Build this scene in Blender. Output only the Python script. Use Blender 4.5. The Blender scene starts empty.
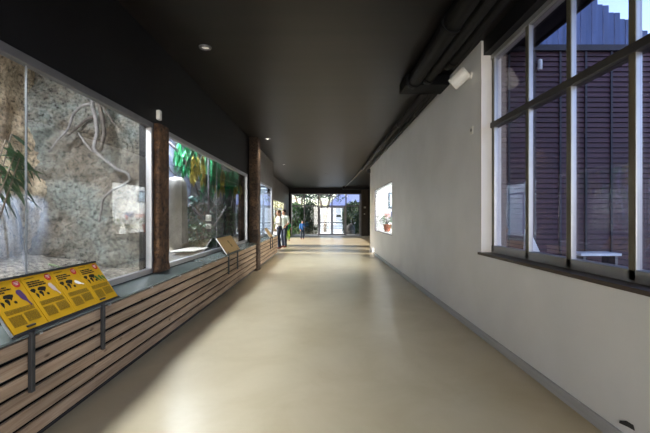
import bpy, bmesh, math, random
from mathutils import Vector, Matrix, noise
random.seed(7)
S = bpy.context.scene
C = S.collection
PI = math.pi
F, CX, CY, H = 361.0, 325.0, 216.5, 1.4      # focal length in pixels, picture centre, eye height

# ------------------------------------------------------------------ helpers
class MB:
    """collects shapes into one mesh"""
    def __init__(self):
        self.v, self.f = [], []
    def add(self, vs, fs):
        n = len(self.v)
        self.v += [tuple(p) for p in vs]
        self.f += [tuple(i + n for i in f) for f in fs]
        return self
    def box(self, x0, x1, y0, y1, z0, z1):
        v = [(x0,y0,z0),(x1,y0,z0),(x1,y1,z0),(x0,y1,z0),(x0,y0,z1),(x1,y0,z1),(x1,y1,z1),(x0,y1,z1)]
        return self.add(v, [(3,2,1,0),(4,5,6,7),(0,1,5,4),(1,2,6,5),(2,3,7,6),(3,0,4,7)])
    def tube(self, pts, rad, n=10, cap=True):
        pts = [Vector(p) for p in pts]
        if not isinstance(rad, (list, tuple)): rad = [rad] * len(pts)
        vs, fs = [], []
        up = Vector((0,0,1))
        u = None
        for i, p in enumerate(pts):
            d = (pts[min(i+1, len(pts)-1)] - pts[max(i-1, 0)]).normalized()
            if u is None:
                u = d.cross(up)
                if u.length < .05: u = d.cross(Vector((0,1,0)))
            u = (u - d * u.dot(d)).normalized()
            w = d.cross(u)
            for k in range(n):
                a = 2*PI*k/n
                vs.append(p + (u*math.cos(a) + w*math.sin(a)) * rad[i])
        for i in range(len(pts)-1):
            for k in range(n):
                k2 = (k+1) % n
                fs.append((i*n+k, i*n+k2, (i+1)*n+k2, (i+1)*n+k))
        if cap:
            fs.append(tuple(range(n-1,-1,-1)))
            fs.append(tuple((len(pts)-1)*n + k for k in range(n)))
        return self.add(vs, fs)
    def lathe(self, prof, c=(0,0,0), n=20):
        vs, fs = [], []
        for r, z in prof:
            for k in range(n):
                a = 2*PI*k/n
                vs.append((c[0]+r*math.cos(a), c[1]+r*math.sin(a), c[2]+z))
        for i in range(len(prof)-1):
            for k in range(n):
                k2 = (k+1) % n
                fs.append((i*n+k, i*n+k2, (i+1)*n+k2, (i+1)*n+k))
        fs.append(tuple(range(n-1,-1,-1)))
        fs.append(tuple((len(prof)-1)*n + k for k in range(n)))
        return self.add(vs, fs)
    def ball(self, c, r, nu=14, nv=9):
        if not isinstance(r, (list, tuple)): r = (r, r, r)
        vs, fs = [], []
        for j in range(1, nv):
            t = PI*j/nv
            for k in range(nu):
                a = 2*PI*k/nu
                vs.append((c[0]+r[0]*math.sin(t)*math.cos(a), c[1]+r[1]*math.sin(t)*math.sin(a), c[2]+r[2]*math.cos(t)))
        top = len(vs); vs.append((c[0], c[1], c[2]+r[2])); vs.append((c[0], c[1], c[2]-r[2]))
        for j in range(nv-2):
            for k in range(nu):
                k2 = (k+1) % nu
                fs.append((j*nu+k, (j+1)*nu+k, (j+1)*nu+k2, j*nu+k2))
        for k in range(nu):
            k2 = (k+1) % nu
            fs.append((top, k, k2)); fs.append((top+1, (nv-2)*nu+k2, (nv-2)*nu+k))
        return self.add(vs, fs)
    def limb(self, a, b, ra, rb, n=12):
        a, b = Vector(a), Vector(b)
        self.tube([a, b], [ra, rb], n)
        self.ball(a, ra, n, 8); self.ball(b, rb, n, 8)
        return self
    def prism(self, pts2, fr, n0, n1):
        """outline in a frame (origin, u, v, n) between two heights"""
        o, u, v, w = fr
        k = len(pts2)
        a = [o + u*p[0] + v*p[1] + w*n0 for p in pts2]
        b = [o + u*p[0] + v*p[1] + w*n1 for p in pts2]
        fs = [tuple(range(k-1,-1,-1)), tuple(range(k, 2*k))]
        for i in range(k):
            j = (i+1) % k
            fs.append((i, j, k+j, k+i))
        return self.add(a+b, fs)
    def leaf(self, p, d, length, width, droop=.3, roll=0., seg=4):
        p = Vector(p); d = Vector(d).normalized()
        side = d.cross(Vector((0,0,1)))
        if side.length < .05: side = Vector((1,0,0))
        side.normalize()
        side = Matrix.Rotation(roll, 3, d) @ side
        vs, fs = [], []
        for i in range(seg+1):
            t = i/seg
            q = p + d*length*t + Vector((0,0,-droop*length*t*t))
            w = width*.5*math.sin(PI*min(.98, .06+.94*t)**.8)
            nrm = side.cross(d)*(width*.12)
            vs += [q - side*w, q - nrm, q + side*w]
        for i in range(seg):
            a = i*3
            fs += [(a, a+1, a+4, a+3), (a+1, a+2, a+5, a+4)]
        return self.add(vs, fs)
    def build(self, name, m, parent=None, smooth=False, bevel=0, local=False, remesh=0, solid=0):
        me = bpy.data.meshes.new(name)
        me.from_pydata(self.v, [], self.f)
        me.validate()
        o = bpy.data.objects.new(name, me)
        C.objects.link(o)
        bm = bmesh.new(); bm.from_mesh(me)
        if not solid: bmesh.ops.recalc_face_normals(bm, faces=bm.faces)
        bm.to_mesh(me); bm.free()
        me.materials.append(m)
        if remesh:
            md = o.modifiers.new('r', 'REMESH'); md.mode = 'VOXEL'; md.voxel_size = remesh
            sm = o.modifiers.new('s', 'SMOOTH'); sm.factor = .5; sm.iterations = 3
        if solid:
            md = o.modifiers.new('t', 'SOLIDIFY'); md.thickness = solid
        if bevel:
            md = o.modifiers.new('b', 'BEVEL'); md.width = bevel; md.segments = 2; md.limit_method = 'ANGLE'
        if remesh or solid or bevel:
            dg = bpy.context.evaluated_depsgraph_get()
            me2 = bpy.data.meshes.new_from_object(o.evaluated_get(dg))
            o.modifiers.clear(); o.data = me2; bpy.data.meshes.remove(me); me = me2; me.name = name
            if not me.materials: me.materials.append(m)
        if smooth:
            for p in me.polygons: p.use_smooth = True
        if parent is not None:
            o.parent = parent
            if not local and parent.type == 'EMPTY':
                o.matrix_parent_inverse = Matrix.LocRotScale(parent.location, parent.rotation_euler, parent.scale).inverted()
        return o

def tag(o, label, cat, group=None, kind=None):
    if label: o['label'] = label
    if cat: o['category'] = cat
    if group: o['group'] = group
    if kind: o['kind'] = kind
    return o
def thing(name, label, cat, loc=(0,0,0), rz=0, group=None):
    o = bpy.data.objects.new(name, None); C.objects.link(o)
    o.location = loc; o.rotation_euler = (0,0,rz); o.empty_display_size = .1
    return tag(o, label, cat, group)
def struct(name, mb, m, parent=None, **k):
    o = mb.build(name, m, parent, **k)
    if parent is None: o['kind'] = 'structure'
    return o
def sempty(name, loc=(0,0,0)):
    o = bpy.data.objects.new(name, None); C.objects.link(o); o.location = loc; o['kind'] = 'structure'
    return o

# ------------------------------------------------------------------ materials
def nt(name):
    m = bpy.data.materials.new(name); m.use_nodes = True
    t = m.node_tree
    return m, t, t.nodes['Principled BSDF']
def N(t, kind, **k):
    n = t.nodes.new(kind)
    for a, b in k.items(): setattr(n, a, b)
    return n
def ramp(t, src, stops):
    r = N(t, 'ShaderNodeValToRGB')
    e = r.color_ramp.elements
    while len(e) < len(stops): e.new(.5)
    for i, (p, c) in enumerate(stops):
        e[i].position = p; e[i].color = (*c, 1) if len(c) == 3 else c
    t.links.new(src, r.inputs['Fac'])
    return r
def mat(name, col, rough=.6, metal=0, var=.15, scale=6., stretch=(1,1,1), bump=0., bscale=None, spec=None, dark=None, detail=4):
    m, t, b = nt(name)
    b.inputs['Roughness'].default_value = rough; b.inputs['Metallic'].default_value = metal
    if spec is not None: b.inputs['Specular IOR Level'].default_value = spec
    tc = N(t, 'ShaderNodeTexCoord'); mp = N(t, 'ShaderNodeMapping'); mp.inputs['Scale'].default_value = stretch
    t.links.new(tc.outputs['Object'], mp.inputs['Vector'])
    nz = N(t, 'ShaderNodeTexNoise'); nz.inputs['Scale'].default_value = scale; nz.inputs['Detail'].default_value = detail
    t.links.new(mp.outputs['Vector'], nz.inputs['Vector'])
    lo = dark or tuple(c*(1-var) for c in col); hi = tuple(min(1, c*(1+var)) for c in col)
    r = ramp(t, nz.outputs['Fac'], [(.3, lo), (.7, hi)])
    t.links.new(r.outputs['Color'], b.inputs['Base Color'])
    if bump:
        n2 = N(t, 'ShaderNodeTexNoise'); n2.inputs['Scale'].default_value = bscale or scale*3; n2.inputs['Detail'].default_value = 5
        t.links.new(mp.outputs['Vector'], n2.inputs['Vector'])
        bp = N(t, 'ShaderNodeBump'); bp.inputs['Strength'].default_value = bump; bp.inputs['Distance'].default_value = .02
        t.links.new(n2.outputs['Fac'], bp.inputs['Height']); t.links.new(bp.outputs['Normal'], b.inputs['Normal'])
    return m
def glass_mat(name, tint=(1,1,1), gain=1.):
    m, t, b = nt(name); t.nodes.remove(b)
    out = t.nodes['Material Output']
    g = N(t, 'ShaderNodeNewGeometry')
    d = N(t, 'ShaderNodeVectorMath', operation='DOT_PRODUCT')
    t.links.new(g.outputs['Normal'], d.inputs[0]); t.links.new(g.outputs['Incoming'], d.inputs[1])
    a = N(t, 'ShaderNodeMath', operation='ABSOLUTE'); t.links.new(d.outputs['Value'], a.inputs[0])
    s = N(t, 'ShaderNodeMath', operation='SUBTRACT'); s.inputs[0].default_value = 1; t.links.new(a.outputs[0], s.inputs[1])
    p = N(t, 'ShaderNodeMath', operation='POWER'); p.inputs[1].default_value = 5; t.links.new(s.outputs[0], p.inputs[0])
    q = N(t, 'ShaderNodeMath', operation='MULTIPLY_ADD'); q.inputs[1].default_value = .96*gain; q.inputs[2].default_value = .04*gain
    t.links.new(p.outputs[0], q.inputs[0])
    q.use_clamp = True
    tr = N(t, 'ShaderNodeBsdfTransparent'); tr.inputs['Color'].default_value = (*tint, 1)
    gl = N(t, 'ShaderNodeBsdfGlossy'); gl.inputs['Roughness'].default_value = .0
    mx = N(t, 'ShaderNodeMixShader')
    t.links.new(q.outputs[0], mx.inputs[0]); t.links.new(tr.outputs[0], mx.inputs[1]); t.links.new(gl.outputs[0], mx.inputs[2])
    t.links.new(mx.outputs[0], out.inputs['Surface'])
    return m
def rock_mat(name, stops, scale=1.1, bump=.8, patch=None):
    m, t, b = nt(name)
    b.inputs['Roughness'].default_value = .9
    tc = N(t, 'ShaderNodeTexCoord')
    n1 = N(t, 'ShaderNodeTexNoise'); n1.inputs['Scale'].default_value = scale; n1.inputs['Detail'].default_value = 8; n1.inputs['Roughness'].default_value = .68
    t.links.new(tc.outputs['Object'], n1.inputs['Vector'])
    r1 = ramp(t, n1.outputs['Fac'], stops)
    n2 = N(t, 'ShaderNodeTexNoise'); n2.inputs['Scale'].default_value = 24; n2.inputs['Detail'].default_value = 8; n2.inputs['Roughness'].default_value = .7
    t.links.new(tc.outputs['Object'], n2.inputs['Vector'])
    r2 = ramp(t, n2.outputs['Fac'], [(.36, (.12,.11,.10)), (.46, (.75,.74,.72)), (.55, (1.05,1.05,1.03)), (.70, (1.6,1.58,1.52))])
    mx = N(t, 'ShaderNodeMix', data_type='RGBA', blend_type='MULTIPLY'); mx.inputs['Factor'].default_value = 1.
    t.links.new(r1.outputs['Color'], mx.inputs['A']); t.links.new(r2.outputs['Color'], mx.inputs['B'])
    t.links.new(mx.outputs['Result'], b.inputs['Base Color'])
    bp = N(t, 'ShaderNodeBump'); bp.inputs['Strength'].default_value = bump; bp.inputs['Distance'].default_value = .03
    t.links.new(n2.outputs['Fac'], bp.inputs['Height']); t.links.new(bp.outputs['Normal'], b.inputs['Normal'])
    return m
def emit(name, col, st):
    m, t, b = nt(name)
    b.inputs['Base Color'].default_value = (*col, 1)
    b.inputs['Emission Color'].default_value = (*col, 1); b.inputs['Emission Strength'].default_value = st
    return m
def wood_mat(name, a, bcol, c, axis='Y', rough=.65, knots=True):
    m, t, b = nt(name)
    b.inputs['Roughness'].default_value = rough
    tc = N(t, 'ShaderNodeTexCoord'); mp = N(t, 'ShaderNodeMapping')
    mp.inputs['Scale'].default_value = {'X': (.6,9,9), 'Y': (9,.6,14), 'Z': (9,9,.6)}[axis]
    t.links.new(tc.outputs['Object'], mp.inputs['Vector'])
    n1 = N(t, 'ShaderNodeTexNoise'); n1.inputs['Scale'].default_value = 5; n1.inputs['Detail'].default_value = 6; n1.inputs['Distortion'].default_value = .8
    t.links.new(mp.outputs['Vector'], n1.inputs['Vector'])
    r = ramp(t, n1.outputs['Fac'], [(.28, a), (.5, bcol), (.72, c)])
    # boards differ from one another
    n2 = N(t, 'ShaderNodeTexNoise'); n2.inputs['Scale'].default_value = 1.7; n2.inputs['Detail'].default_value = 1
    mp2 = N(t, 'ShaderNodeMapping'); mp2.inputs['Scale'].default_value = {'X': (.4,4,6), 'Y': (4,.45,6), 'Z': (5,5,.3)}[axis]
    t.links.new(tc.outputs['Object'], mp2.inputs['Vector']); t.links.new(mp2.outputs['Vector'], n2.inputs['Vector'])
    r2 = ramp(t, n2.outputs['Fac'], [(.3, (.62,.6,.58)), (.7, (1.15,1.12,1.1))])
    mx = N(t, 'ShaderNodeMix', data_type='RGBA', blend_type='MULTIPLY'); mx.inputs['Factor'].default_value = 1
    t.links.new(r.outputs['Color'], mx.inputs['A']); t.links.new(r2.outputs['Color'], mx.inputs['B'])
    last = mx.outputs['Result']
    if knots:
        vo = N(t, 'ShaderNodeTexVoronoi'); vo.inputs['Scale'].default_value = 4.3
        mp3 = N(t, 'ShaderNodeMapping'); mp3.inputs['Scale'].default_value = {'X': (.7,1,1.6), 'Y': (1,.7,1.6), 'Z': (1,1.6,.7)}[axis]
        t.links.new(tc.outputs['Object'], mp3.inputs['Vector']); t.links.new(mp3.outputs['Vector'], vo.inputs['Vector'])
        rk = ramp(t, vo.outputs['Distance'], [(.05, (.25,.2,.16)), (.11, (1,1,1))])
        m3 = N(t, 'ShaderNodeMix', data_type='RGBA', blend_type='MULTIPLY'); m3.inputs['Factor'].default_value = .8
        t.links.new(last, m3.inputs['A']); t.links.new(rk.outputs['Color'], m3.inputs['B'])
        last = m3.outputs['Result']
    t.links.new(last, b.inputs['Base Color'])
    bp = N(t, 'ShaderNodeBump'); bp.inputs['Strength'].default_value = .15; bp.inputs['Distance'].default_value = .01
    t.links.new(n1.outputs['Fac'], bp.inputs['Height']); t.links.new(bp.outputs['Normal'], b.inputs['Normal'])
    return m

M = {}
M['dark_wall'] = mat('charcoal paint', (.006,.0058,.007), .5, spec=.2, bump=.05, scale=2)
M['grey_wall'] = mat('lit grey wall', (.12,.11,.105), .6, scale=2)  # paler than the charcoal wall: light on the far stretch put into the colour
M['white_wall'] = mat('white plaster', (.79,.79,.785), .5, var=.05, scale=1.5, bump=.06, bscale=30, spec=.4)
M['reveal'] = mat('cream gloss paint', (.74,.70,.66), .35, var=.03)
M['alu'] = mat('aluminium', (.42,.42,.44), .35, metal=.75, var=.05)
M['alu_dark'] = mat('grey frame metal', (.17,.165,.175), .45, metal=.5, var=.08)
M['steel_rail'] = mat('brushed steel rail', (.36,.36,.35), .45, metal=.6, var=.1, stretch=(1,.2,4))
M['bronze'] = mat('dark bronze frame', (.07,.065,.06), .45, metal=.4, var=.1)
M['sill_wood'] = mat('dark wood sill', (.06,.042,.03), .45, var=.2)
M['sill_metal'] = mat('grey green ledge paint', (.14,.16,.148), .22, var=.08, scale=3, spec=.6)
M['black'] = mat('black metal', (.02,.02,.022), .5)
M['black_void'] = mat('black backing', (.004,.004,.004), .9, spec=.1)
M['duct'] = mat('black duct paint', (.004,.004,.005), .6, var=.2, spec=.12)
M['pipe'] = mat('dark grey pipe', (.02,.018,.017), .5, var=.2, spec=.25)
M['white_plastic'] = mat('white plastic', (.78,.76,.70), .4, var=.04)
M['planks'] = wood_mat('weathered pine boards', (.31,.205,.122), (.41,.29,.19), (.52,.395,.275), 'Y', rough=.85)
M['bark'] = rock_mat('rough brown timber', [(.3,(.03,.014,.007)),(.5,(.105,.052,.024)),(.7,(.19,.105,.052))], 4, 1.)
M['bark2'] = rock_mat('dark rough timber', [(.3,(.022,.013,.008)),(.5,(.07,.042,.026)),(.7,(.16,.095,.055))], 5, 1.)
M['rock_tan'] = rock_mat('tan rock', [(.3,(.22,.155,.11)),(.47,(.52,.40,.28)),(.6,(.62,.52,.39)),(.75,(.52,.53,.52))], 1.2, .9)
M['rock_grey'] = rock_mat('grey rock', [(.3,(.085,.068,.055)),(.43,(.17,.14,.11)),(.53,(.21,.20,.175)),(.63,(.20,.225,.215)),(.76,(.38,.37,.34))], 1.7, 1.)
M['rock_dark'] = rock_mat('dark rock', [(.3,(.02,.02,.022)),(.5,(.06,.06,.065)),(.7,(.12,.12,.13))], 2, .8)
M['mural'] = mat('blue mottled backdrop paint', (.42,.47,.62), .8, scale=4.5, dark=(.07,.08,.17), detail=9)
M['gravel'] = rock_mat('gravel', [(.3,(.12,.10,.085)),(.5,(.24,.21,.18)),(.7,(.36,.33,.29))], 6, 1.)
M['root'] = mat('pale root bark', (.19,.175,.17), .85, var=.35, scale=14, bump=.4)
M['root_dark'] = mat('dark root bark', (.10,.082,.07), .85, var=.35, scale=14, bump=.4)
M['leaf'] = mat('green leaf', (.035,.085,.03), .4, var=.4, scale=9)
M['leaf_bright'] = mat('bright green leaf', (.012,.19,.07), .45, var=.35, scale=7)
M['leaf_yellow'] = mat('yellow leaf', (.36,.28,.03), .5, var=.3, scale=7)
M['leaf_teal'] = mat('teal leaf', (.018,.075,.062), .4, var=.5, scale=8)
M['leaf_dull'] = mat('dull green leaf', (.055,.09,.045), .55, var=.4, scale=5)
M['leaf_mid'] = mat('mid green leaf', (.09,.17,.06), .55, var=.4, scale=5)
M['leaf_pale'] = mat('pale green leaf', (.24,.34,.17), .55, var=.4, scale=5)
M['stem'] = mat('brown stem', (.10,.07,.045), .8, var=.3)
M['branch'] = mat('dark branch', (.05,.04,.05), .8, var=.3)
M['trunk_cream'] = mat('cream smooth trunk', (.17,.16,.14), .5, var=.45, scale=9, stretch=(1,1,.6))
M['water'] = None
M['yellow'] = mat('yellow sign print', (.68,.37,.015), .35, var=.03)
M['tan_sign'] = mat('tan sign print', (.44,.27,.10), .4, var=.06)
M['ink'] = mat('black ink', (.012,.011,.010), .5)
M['ink_grey'] = mat('olive text ink', (.16,.10,.012), .5)
M['red'] = mat('red print', (.55,.025,.03), .4)
M['white_ink'] = mat('white print', (.85,.8,.75), .5)
M['violet_ink'] = mat('violet print', (.09,.04,.13), .5)
M['pink_ink'] = mat('pale pink print', (.62,.48,.45), .5)
M['green_ink'] = mat('green print', (.05,.16,.04), .5)
M['silver'] = mat('sign edge metal', (.6,.6,.62), .3, metal=.8)
M['maroon'] = mat('maroon stained slats', (.062,.022,.033), .6, var=.25, scale=5, stretch=(.4,1,3))
M['navy'] = mat('dark blue batten', (.018,.016,.03), .6)
M['blue_clad'] = mat('weathered boards sky-lit blue', (.055,.09,.21), .7, var=.25, scale=3, stretch=(3,1,.25))  # blue of the sky light is put into the board colour
M['lamp_white'] = mat('white lamp shell', (.75,.78,.82), .35)
M['paving'] = mat('pale paving', (.62,.60,.56), .85, var=.12, scale=2)
M['ground'] = mat('ground earth', (.24,.21,.17), .9, var=.25, scale=1.5)
M['room_white'] = mat('white room paint', (.72,.73,.74), .6, var=.03)
M['terracotta'] = mat('terracotta', (.36,.11,.055), .7, var=.15)
M['pale_pot'] = mat('pale glazed pot', (.66,.63,.56), .4, var=.1)
M['picture_blue'] = mat('pale blue print', (.42,.52,.62), .5, var=.35, scale=6)
M['frame_dark'] = mat('dark blue frame', (.045,.07,.11), .45)
M['box_blue'] = mat('blue box card', (.08,.13,.30), .6)
M['box_pink'] = mat('pink box card', (.5,.28,.28), .6)
M['skin'] = mat('skin', (.50,.29,.20), .55, var=.06)
M['hair'] = mat('dark hair', (.018,.013,.010), .5, var=.3, scale=30)
M['hair_brown'] = mat('brown hair', (.11,.06,.03), .5, var=.3, scale=30)
M['cloth_white'] = mat('white shirt cloth', (.70,.72,.70), .85, var=.05)
M['cloth_mint'] = mat('pale mint shirt cloth', (.55,.66,.62), .85, var=.05)
M['cloth_navy'] = mat('navy trouser cloth', (.022,.034,.062), .85)
M['cloth_green'] = mat('green shirt cloth', (.015,.20,.07), .85)
M['cloth_lime'] = mat('lime trouser cloth', (.30,.48,.05), .85)
M['cloth_blue'] = mat('blue jacket cloth', (.03,.14,.42), .85)
M['shoe'] = mat('red brown shoe', (.20,.05,.035), .6)
M['roof_blue'] = mat('slate blue roof', (.20,.22,.40), .6, var=.15)
M['white_wood'] = mat('white painted wood', (.75,.75,.75), .6)
M['floor_under'] = M['ground']
M['glass'] = glass_mat('clear glass', (.97,.985,.98), 1.)
M['glass_left'] = glass_mat('clear enclosure glass', (.97,.985,.98), 1.3)
M['glass_right'] = glass_mat('clear glass with violet tint', (.93,.90,.97), 1.7)
M['seal'] = mat('grey silicone seal', (.16,.17,.19), .5)

def floor_material():
    m, t, b = nt('polished resin floor')
    tc = N(t, 'ShaderNodeTexCoord')
    n1 = N(t, 'ShaderNodeTexNoise'); n1.inputs['Scale'].default_value = 1.3; n1.inputs['Detail'].default_value = 9; n1.inputs['Roughness'].default_value = .62; n1.inputs['Distortion'].default_value = .5
    t.links.new(tc.outputs['Object'], n1.inputs['Vector'])
    r = ramp(t, n1.outputs['Fac'], [(.3, (.46,.375,.235)), (.5, (.51,.425,.28)), (.72, (.56,.475,.325))])
    t.links.new(r.outputs['Color'], b.inputs['Base Color'])
    n2 = N(t, 'ShaderNodeTexNoise'); n2.inputs['Scale'].default_value = 3.2; n2.inputs['Detail'].default_value = 3
    mp = N(t, 'ShaderNodeMapping'); mp.inputs['Scale'].default_value = (.8,1.6,1)
    t.links.new(tc.outputs['Object'], mp.inputs['Vector']); t.links.new(mp.outputs['Vector'], n2.inputs['Vector'])
    rr = N(t, 'ShaderNodeMapRange'); rr.inputs['To Min'].default_value = .275; rr.inputs['To Max'].default_value = .32; rr.inputs['From Min'].default_value = .25; rr.inputs['From Max'].default_value = .75
    t.links.new(n2.outputs['Fac'], rr.inputs['Value']); t.links.new(rr.outputs['Result'], b.inputs['Roughness'])
    bp = N(t, 'ShaderNodeBump'); bp.inputs['Strength'].default_value = .10; bp.inputs['Distance'].default_value = .012
    t.links.new(n2.outputs['Fac'], bp.inputs['Height']); t.links.new(bp.outputs['Normal'], b.inputs['Normal'])
    b.inputs['Specular IOR Level'].default_value = .5
    return m
M['floor'] = floor_material()

def ceiling_material():
    m, t, b = nt('dark ceiling boards')
    tc = N(t, 'ShaderNodeTexCoord'); sp = N(t, 'ShaderNodeSeparateXYZ'); t.links.new(tc.outputs['Object'], sp.inputs[0])
    n1 = N(t, 'ShaderNodeTexNoise'); n1.inputs['Scale'].default_value = 2
    mp = N(t, 'ShaderNodeMapping'); mp.inputs['Scale'].default_value = (.12,2.2,1)
    t.links.new(tc.outputs['Object'], mp.inputs['Vector']); t.links.new(mp.outputs['Vector'], n1.inputs['Vector'])
    r = ramp(t, n1.outputs['Fac'], [(.3, (.003,.0023,.0022)), (.7, (.0095,.0066,.006))])
    # grooves across
    mo = N(t, 'ShaderNodeMath', operation='PINGPONG'); mo.inputs[1].default_value = .3
    t.links.new(sp.outputs['Y'], mo.inputs[0])
    lt = N(t, 'ShaderNodeMath', operation='LESS_THAN'); lt.inputs[1].default_value = .012; t.links.new(mo.outputs[0], lt.inputs[0])
    mx = N(t, 'ShaderNodeMix', data_type='RGBA'); mx.inputs['B'].default_value = (.006,.006,.006,1)
    t.links.new(lt.outputs[0], mx.inputs['Factor']); t.links.new(r.outputs['Color'], mx.inputs['A'])
    t.links.new(mx.outputs['Result'], b.inputs['Base Color']); b.inputs['Roughness'].default_value = .42; b.inputs['Specular IOR Level'].default_value = .3
    return m
M['ceiling'] = ceiling_material()

def water_material():
    m, t, b = nt('white falling water'); 
    b.inputs['Roughness'].default_value = .3; b.inputs['Base Color'].default_value = (.62,.70,.86,1)
    tc = N(t, 'ShaderNodeTexCoord'); mp = N(t, 'ShaderNodeMapping'); mp.inputs['Scale'].default_value = (9,9,1.2)
    n1 = N(t, 'ShaderNodeTexNoise'); n1.inputs['Scale'].default_value = 1.6; n1.inputs['Detail'].default_value = 3
    t.links.new(tc.outputs['Object'], mp.inputs['Vector']); t.links.new(mp.outputs['Vector'], n1.inputs['Vector'])
    r = ramp(t, n1.outputs['Fac'], [(.40, (.005,.005,.005)), (.68, (.06,.06,.06))])
    t.links.new(r.outputs['Color'], b.inputs['Alpha'])
    return m
M['water'] = water_material()

# ------------------------------------------------------------------ setting: floor, ceiling, walls
XL, XF, XR = -1.97, -1.77, 1.82          # left glass plane, ledge front, right wall
struct('floor', MB().box(-2.75, 3.4, -6, 26.3, -.12, 0), M['floor'])
struct('ceiling', MB().box(-2.75, 2.1, -6, 26.6, 3.45, 3.62).box(2.1, 5.3, 4.45, 26.6, 3.45, 3.47), M['ceiling'])
ZB, ZT = .76, 2.46                        # left window opening heights
w = MB()
w.box(-2.12, XL, -6, 9.72, ZT, 3.45)
w.box(-2.12, XL, -6, .3, 0, ZT)
w.box(-2.12, XL, .3, 9.72, 0, ZB)
w.box(-2.12, XL, 4.12, 4.42, ZB, ZT)
w.box(-2.12, XL, 9.12, 9.72, ZB, ZT)
struct('wall_left', w, M['dark_wall'])
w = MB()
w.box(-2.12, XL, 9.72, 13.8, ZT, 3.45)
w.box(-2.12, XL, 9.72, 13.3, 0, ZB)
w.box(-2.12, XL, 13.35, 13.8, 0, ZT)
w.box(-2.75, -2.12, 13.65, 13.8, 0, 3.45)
struct('wall_left_beyond', w, M['grey_wall'])  # brightness of this lit stretch is carried by its grey
w = MB()                                  # set-back left wall of the far hall, with three openings
w.box(-2.75, -2.62, 13.8, 26.2, 2.28, 3.45)
w.box(-2.75, -2.62, 13.8, 26.2, 0, .12)
for a, b_ in ((13.8,13.95),(14.35,15.5),(16.9,18.0),(24.0,26.2)): w.box(-2.75, -2.62, a, b_, .12, 2.28)
struct('wall_left_hall', w, M['grey_wall'])
w = MB()
w.box(XR, 2.02, 4.21, 9.8, 0, 3.45)
w.box(XR, 2.02, 9.8, 13.2, 0, .88)
w.box(XR, 2.02, 9.8, 13.2, 2.37, 3.45)
w.box(XR, 2.02, 13.2, 14.6, 0, 3.45)
w.box(XR, 2.12, -6, 4.21, 0, .955)
w.box(XR, 2.12, -6, .3, .955, 3.45)
struct('wall_right', w, M['white_wall'])
struct('wall_right_hall', MB().box(2.02, 3.4, 14.45, 14.6, 0, 3.45).box(3.4, 3.5, 14.6, 26.3, 0, 3.45), M['grey_wall'])
struct('trim_window_jamb', MB().box(1.815, 2.05, 4.195, 4.215, .98, 3.43), M['reveal'], bevel=.004)
struct('trim_beam', MB().box(1.84, 2.12, .3, 4.19, 3.27, 3.45), M['dark_wall'])
struct('baseboard_right', MB().box(1.797, 1.82, -6, 14.6, 0, .085), mat('grey skirting', (.42,.42,.43), .4, var=.1, stretch=(1,.3,8)), bevel=.006)
struct('wall_end', MB().box(-2.75, -2.47, 26.2, 26.4, 0, 3.45).box(-2.47, 3.4, 26.2, 26.4, 3.05, 3.45).box(3.12, 3.4, 26.2, 26.4, 0, 3.05), M['dark_wall'])
# back of the corridor behind the viewer: an assumed opening with an added fill light
struct('wall_back', MB().box(-2.12, -1.9, -6.2, -6, 0, 3.45).box(1.8, 2.12, -6.2, -6, 0, 3.45).box(-1.9, 1.8, -6.2, -6, 3.1, 3.45), M['white_wall'])
# chipped plaster low on the right wall
ch = MB()
ch.prism([(-.05,-.012),(.0,-.018),(.06,-.03),(.055,-.012),(.01,.012),(-.04,.014)], (Vector((XR,2.17,.155)), Vector((0,1,0)), Vector((0,0,1)), Vector((-1,0,0))), 0, .004)
tag(ch.build('plaster_chip', M['black']), 'small black gouge in the white wall just above the grey skirting', 'wall damage')

# ------------------------------------------------------------------ left windows
def window_left(name, y0, y1, joints, topmat):
    e = sempty(name, (XL, y0, ZB))
    f = MB()
    f.box(XL-.05, XL+.012, y0, y1, ZB, ZB+.055)
    f.box(XL-.05, XL+.012, y0, y0+.05, ZB+.055, ZT-.055)
    f.box(XL-.05, XL+.012, y1-.05, y1, ZB+.055, ZT-.055)
    f.build('window_frame', M['alu'], e, bevel=.004)
    MB().box(XL-.05, XL+.014, y0, y1, ZT-.055, ZT+.005).build('top_rail', topmat, e, bevel=.004)
    ys = [y0+.05] + joints + [y1-.05]
    for a, b_ in zip(ys, ys[1:]):
        MB().box(XL-.022, XL-.012, a+.004, b_-.004, ZB+.055, ZT-.055).build('glass_pane', M['glass_left'], e)
    for j in joints:
        MB().box(XL-.024, XL-.010, j-.0025, j+.0025, ZB+.055, ZT-.055).build('glass_joint', M['seal'], e)
    return e
window_left('window_1', .3, 4.12, [2.40], M['alu_dark'])
window_left('window_2', 4.42, 9.12, [6.62], M['alu'])
window_left('window_3', 9.74, 13.33, [11.6], M['alu'])

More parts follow.
